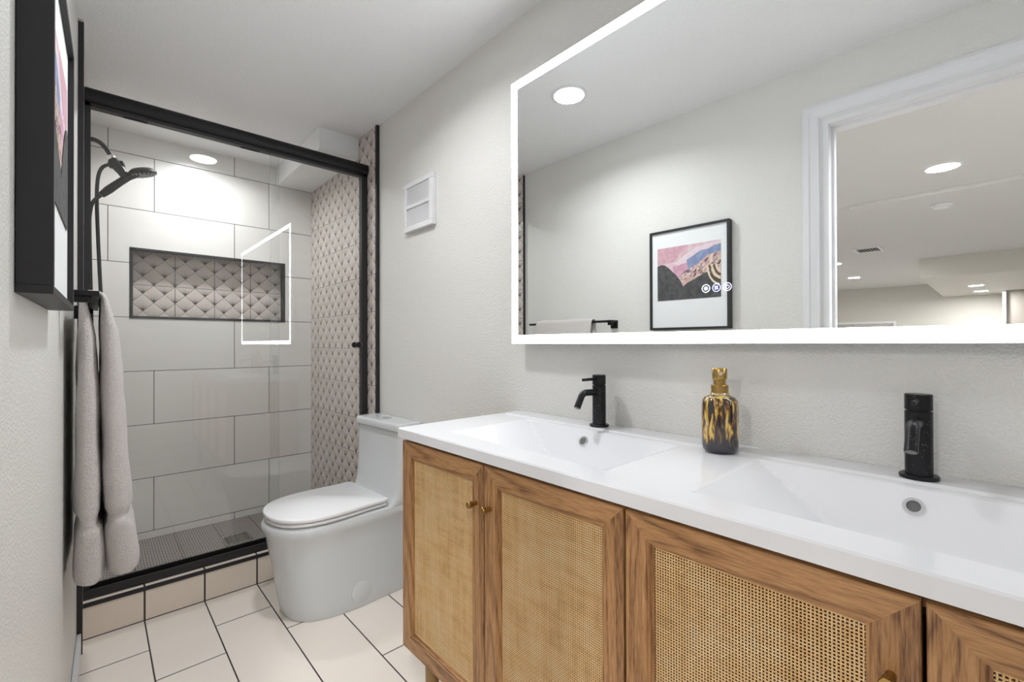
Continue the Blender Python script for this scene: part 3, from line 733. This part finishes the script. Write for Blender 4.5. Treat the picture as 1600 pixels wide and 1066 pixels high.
# ------------------------------------------------------------------ framed print (local: x out of the wall, y along the wall)
PY, PZ = 1.085, .331
rot = -math.atan(SL)
fp = thing('framed_print', 'black framed desert mountain print with a pink sky hanging on the left wall', 'picture', (xw(PY)+.0008, PY, PZ-.262), rot)
hw, hz, dp = .2075, .262, .036
def cen(*q): return q
fm = MB(); bw = .012
for q in ((-hw, hw, 2*hz-bw, 2*hz), (-hw, hw, 0, bw), (-hw, -hw+bw, bw, 2*hz-bw), (hw-bw, hw, bw, 2*hz-bw)): fm.box(0, dp, *q)
obj('frame', fm, M_BLACKP, fp, bevel=.001, local=True)
obj('mat_board', MB().box(.020, .027, -hw+bw, hw-bw, bw, 2*hz-bw), M_MATBOARD, fp, local=True)
art = MB(); AY, AZ0, AZ1 = .165, .155, .432        # half width, bottom and top; y grows away from the camera, so the picture's right is -y
def P2(u, v, k): return (.0273+k*.00025, AY-u*2*AY, AZ0+v*(AZ1-AZ0))
def poly(pts, k, mi): art.prism([P2(u, v, k) for u, v in pts], (.0002,0,0), mi)
poly([(0,0), (1,0), (1,1), (0,1)], 0, 0)
poly([(0,.70), (.25,.70), (.5,.98), (.5,1), (0,1)], 1, 1)
poly([(.18,.71), (.30,.70), (.62,.93), (1,1.), (1,.86), (.6,.70), (.42,.62)], 1, 2)
poly([(.25,.62), (.52,.68), (.50,.50), (.46,.42), (.3,.42)], 2, 3)
poly([(.48,.72), (.58,.78), (.70,.86), (.82,.87), (.90,.92), (1,.93), (1,.40), (.52,.45), (.50,.62)], 3, 4)
poly([(.36,.42), (.42,.50), (.52,.50), (.60,.58), (.70,.66), (.80,.76), (.90,.78), (1,.80), (1,.30), (.44,.28)], 4, 5)
random.seed(8)
for k in range(120):
    u = random.uniform(.40, .98); top = .47+(u-.4)*.52; bo = .32+(u-.4)*.25; v = random.uniform(bo, top)
    l, a = random.uniform(.03, .07), random.uniform(.3, 1.3); d = (math.cos(a)*l, math.sin(a)*l*1.2); n_ = (-d[1]*.16, d[0]*.16)
    e = (min(u+d[0], .995), v+d[1]); poly([(u-n_[0], v-n_[1]), (u+n_[0], v+n_[1]), (e[0]+n_[0]*.6, e[1]+n_[1]), (e[0]-n_[0]*.6, e[1]-n_[1])], 5, random.choice((6, 6, 6, 7, 8)))
poly([(0,0), (0,.66), (.06,.69), (.13,.67), (.20,.60), (.30,.48), (.38,.36), (.43,.24), (.5,.30), (.62,.36), (.74,.44), (.80,.46), (.86,.40), (1,.30), (1,0)], 6, 9)
for k in range(5):
    c = [(1.0, .74-k*.06), (.93, .52-k*.035+.0), (.97, .44-k*.02), (1.0, .40-k*.02)]
    r0, r1 = .07+k*.034, .092+k*.034; P = []
    for i in range(9):
        a = math.radians(180+i*10); P.append((min(1.0, 1.02+r1*math.cos(a)), .58+r1*1.7*math.sin(a)))
    for i in range(8, -1, -1):
        a = math.radians(180+i*10); P.append((min(1.0, 1.02+r0*math.cos(a)), .58+r0*1.7*math.sin(a)))
    poly(P, 7, 6 if k % 2 == 0 else 10)
amats = [flat('art sky', (.64,.42,.47), (.70,.55,.58)), flat('art rose sky', (.56,.32,.38), (.62,.40,.45)), flat('art pale cloud', (.72,.56,.60), (.74,.64,.68)), flat('art pink', (.56,.30,.40), (.62,.38,.47)),
         flat('art blue ridge', (.20,.25,.42), (.28,.33,.50)), flat('art sand', (.62,.44,.36), (.50,.30,.34)), flat('art cream stroke', (.80,.68,.54)), flat('art brown stroke', (.12,.07,.06)), flat('art mauve stroke', (.45,.28,.42)),
         flat('art charcoal hill', (.055,.055,.057), (.095,.094,.096)), flat('art olive', (.09,.08,.03))]
obj('print', art, amats, fp, local=True)

# ------------------------------------------------------------------ towel bar and towel
BZ = .1265
tb = thing('towel_bar', 'flat black towel bar with square wall brackets on the left wall', 'towel bar', (xw(1.83), 1.83, BZ))
def bx_(x0, x1, y0, y1, z0, z1): return MB().box(x0, x1, y0, y1, z0, z1)
obj('bar', bx_(-.0155, .007, 1.515, 2.175, BZ-.0065, BZ+.0065), M_BLACK, tb, bevel=.001)
obj('arm', MB().box(xw(1.52)+.0008, -.0155, 1.515, 1.531, BZ-.0065, BZ+.0065), M_BLACK, tb, bevel=.001)
for y in (1.537, 2.10):
    obj('bracket', MB().box(xw(y)+.0008, xw(y)+.012, y-.022, y+.022, BZ-.040, BZ+.004).box(xw(y)+.008, -.006, y-.010, y+.010, BZ-.022, BZ-.0063), M_BLACK, tb, bevel=.0015)
def towel():
    path = [(-.0125, -.640, .026, 0), (-.0120, -.637, .0325, 0), (-.0115, -.600, .0340, 0), (-.0120, -.540, .0330, 0), (-.0130, -.500, .0295, 0), (-.0145, -.486, .0225, 1), (-.0145, -.466, .0225, 1), (-.0145, -.452, .0280, 0), (-.0150, -.40, .0285, 0), (-.0155, -.25, .026, 0), (-.0160, -.10, .0235, 0), (-.0185, .02, .019, 0), (-.0235, .085, .0120, 0),
            (-.0250, .118, .0085, 0), (-.0225, .133, .0080, 0), (-.012, .1425, .0080, 0), (.002, .1430, .0080, 0), (.0125, .1370, .0080, 0), (.0175, .123, .0090, 0), (.0225, .09, .0130, 0), (.0285, .04, .0195, 0), (.0340, -.10, .0255, 0), (.0395, -.25, .0285, 0), (.0450, -.40, .0320, 0), (.0470, -.452, .0320, 0), (.0465, -.466, .0255, 1), (.0470, -.486, .0255, 1), (.050, -.500, .0340, 0), (.0535, -.54, .0360, 0), (.0580, -.595, .0375, 0), (.0590, -.628, .0365, 0), (.0590, -.632, .030, 0)]
    # densify
    pts = []
    for i in range(len(path)-1):
        a, b = path[i], path[i+1]; L = math.hypot(b[0]-a[0], b[1]-a[1]); n = max(1, int(L/.010))
        for k in range(n):
            t = k/n; pts.append(tuple(a[j]*(1-t)+b[j]*t for j in range(3))+(a[3] and b[3],))
    pts.append(path[-1])
    m = MB(); rings = []; N = 60; HWY = .225
    for i, (x, z, th, bd_) in enumerate(pts):
        p0, p1 = pts[max(0, i-1)], pts[min(len(pts)-1, i+1)]
        T = Vector((p1[0]-p0[0], 0, p1[1]-p0[1])).normalized(); Nn = Vector((T.z, 0, -T.x))
        ring = []
        for k in range(N):
            a = 2*PI*k/N; c, s = math.cos(a), math.sin(a); e = .28
            yy = HWY*math.copysign(abs(c)**e, c); nn = th*math.copysign(abs(s)**.75, s)
            wob = .0016*math.sin(z*31+yy*23+a*2)+.0012*math.sin(yy*61+z*11)
            ring.append(Vector((x, 1.872+yy*(1+.015*math.sin(z*9)-(.035 if bd_ else 0)), z))+Nn*(nn+wob*(abs(s))))
        rings.append(ring)
    m.loft(rings); 
    # band faces
    fi = 0
    for r in range(len(rings)-1):
        for k in range(N):
            if pts[r][3]: m.m[fi] = 1
            fi += 1
    return m
tw = thing('towel', 'folded grey terry towel hanging over the black towel bar', 'towel', (.015, 1.872, -.64))
obj('cloth', towel(), [M_TOWEL, M_TOWELB], tw, smooth=True, angle=75)

# ------------------------------------------------------------------ lift everything so that the floor is at z = 0
for o in list(bpy.data.objects):
    if o.parent is None and o.name in SC.objects: o.location.z += H
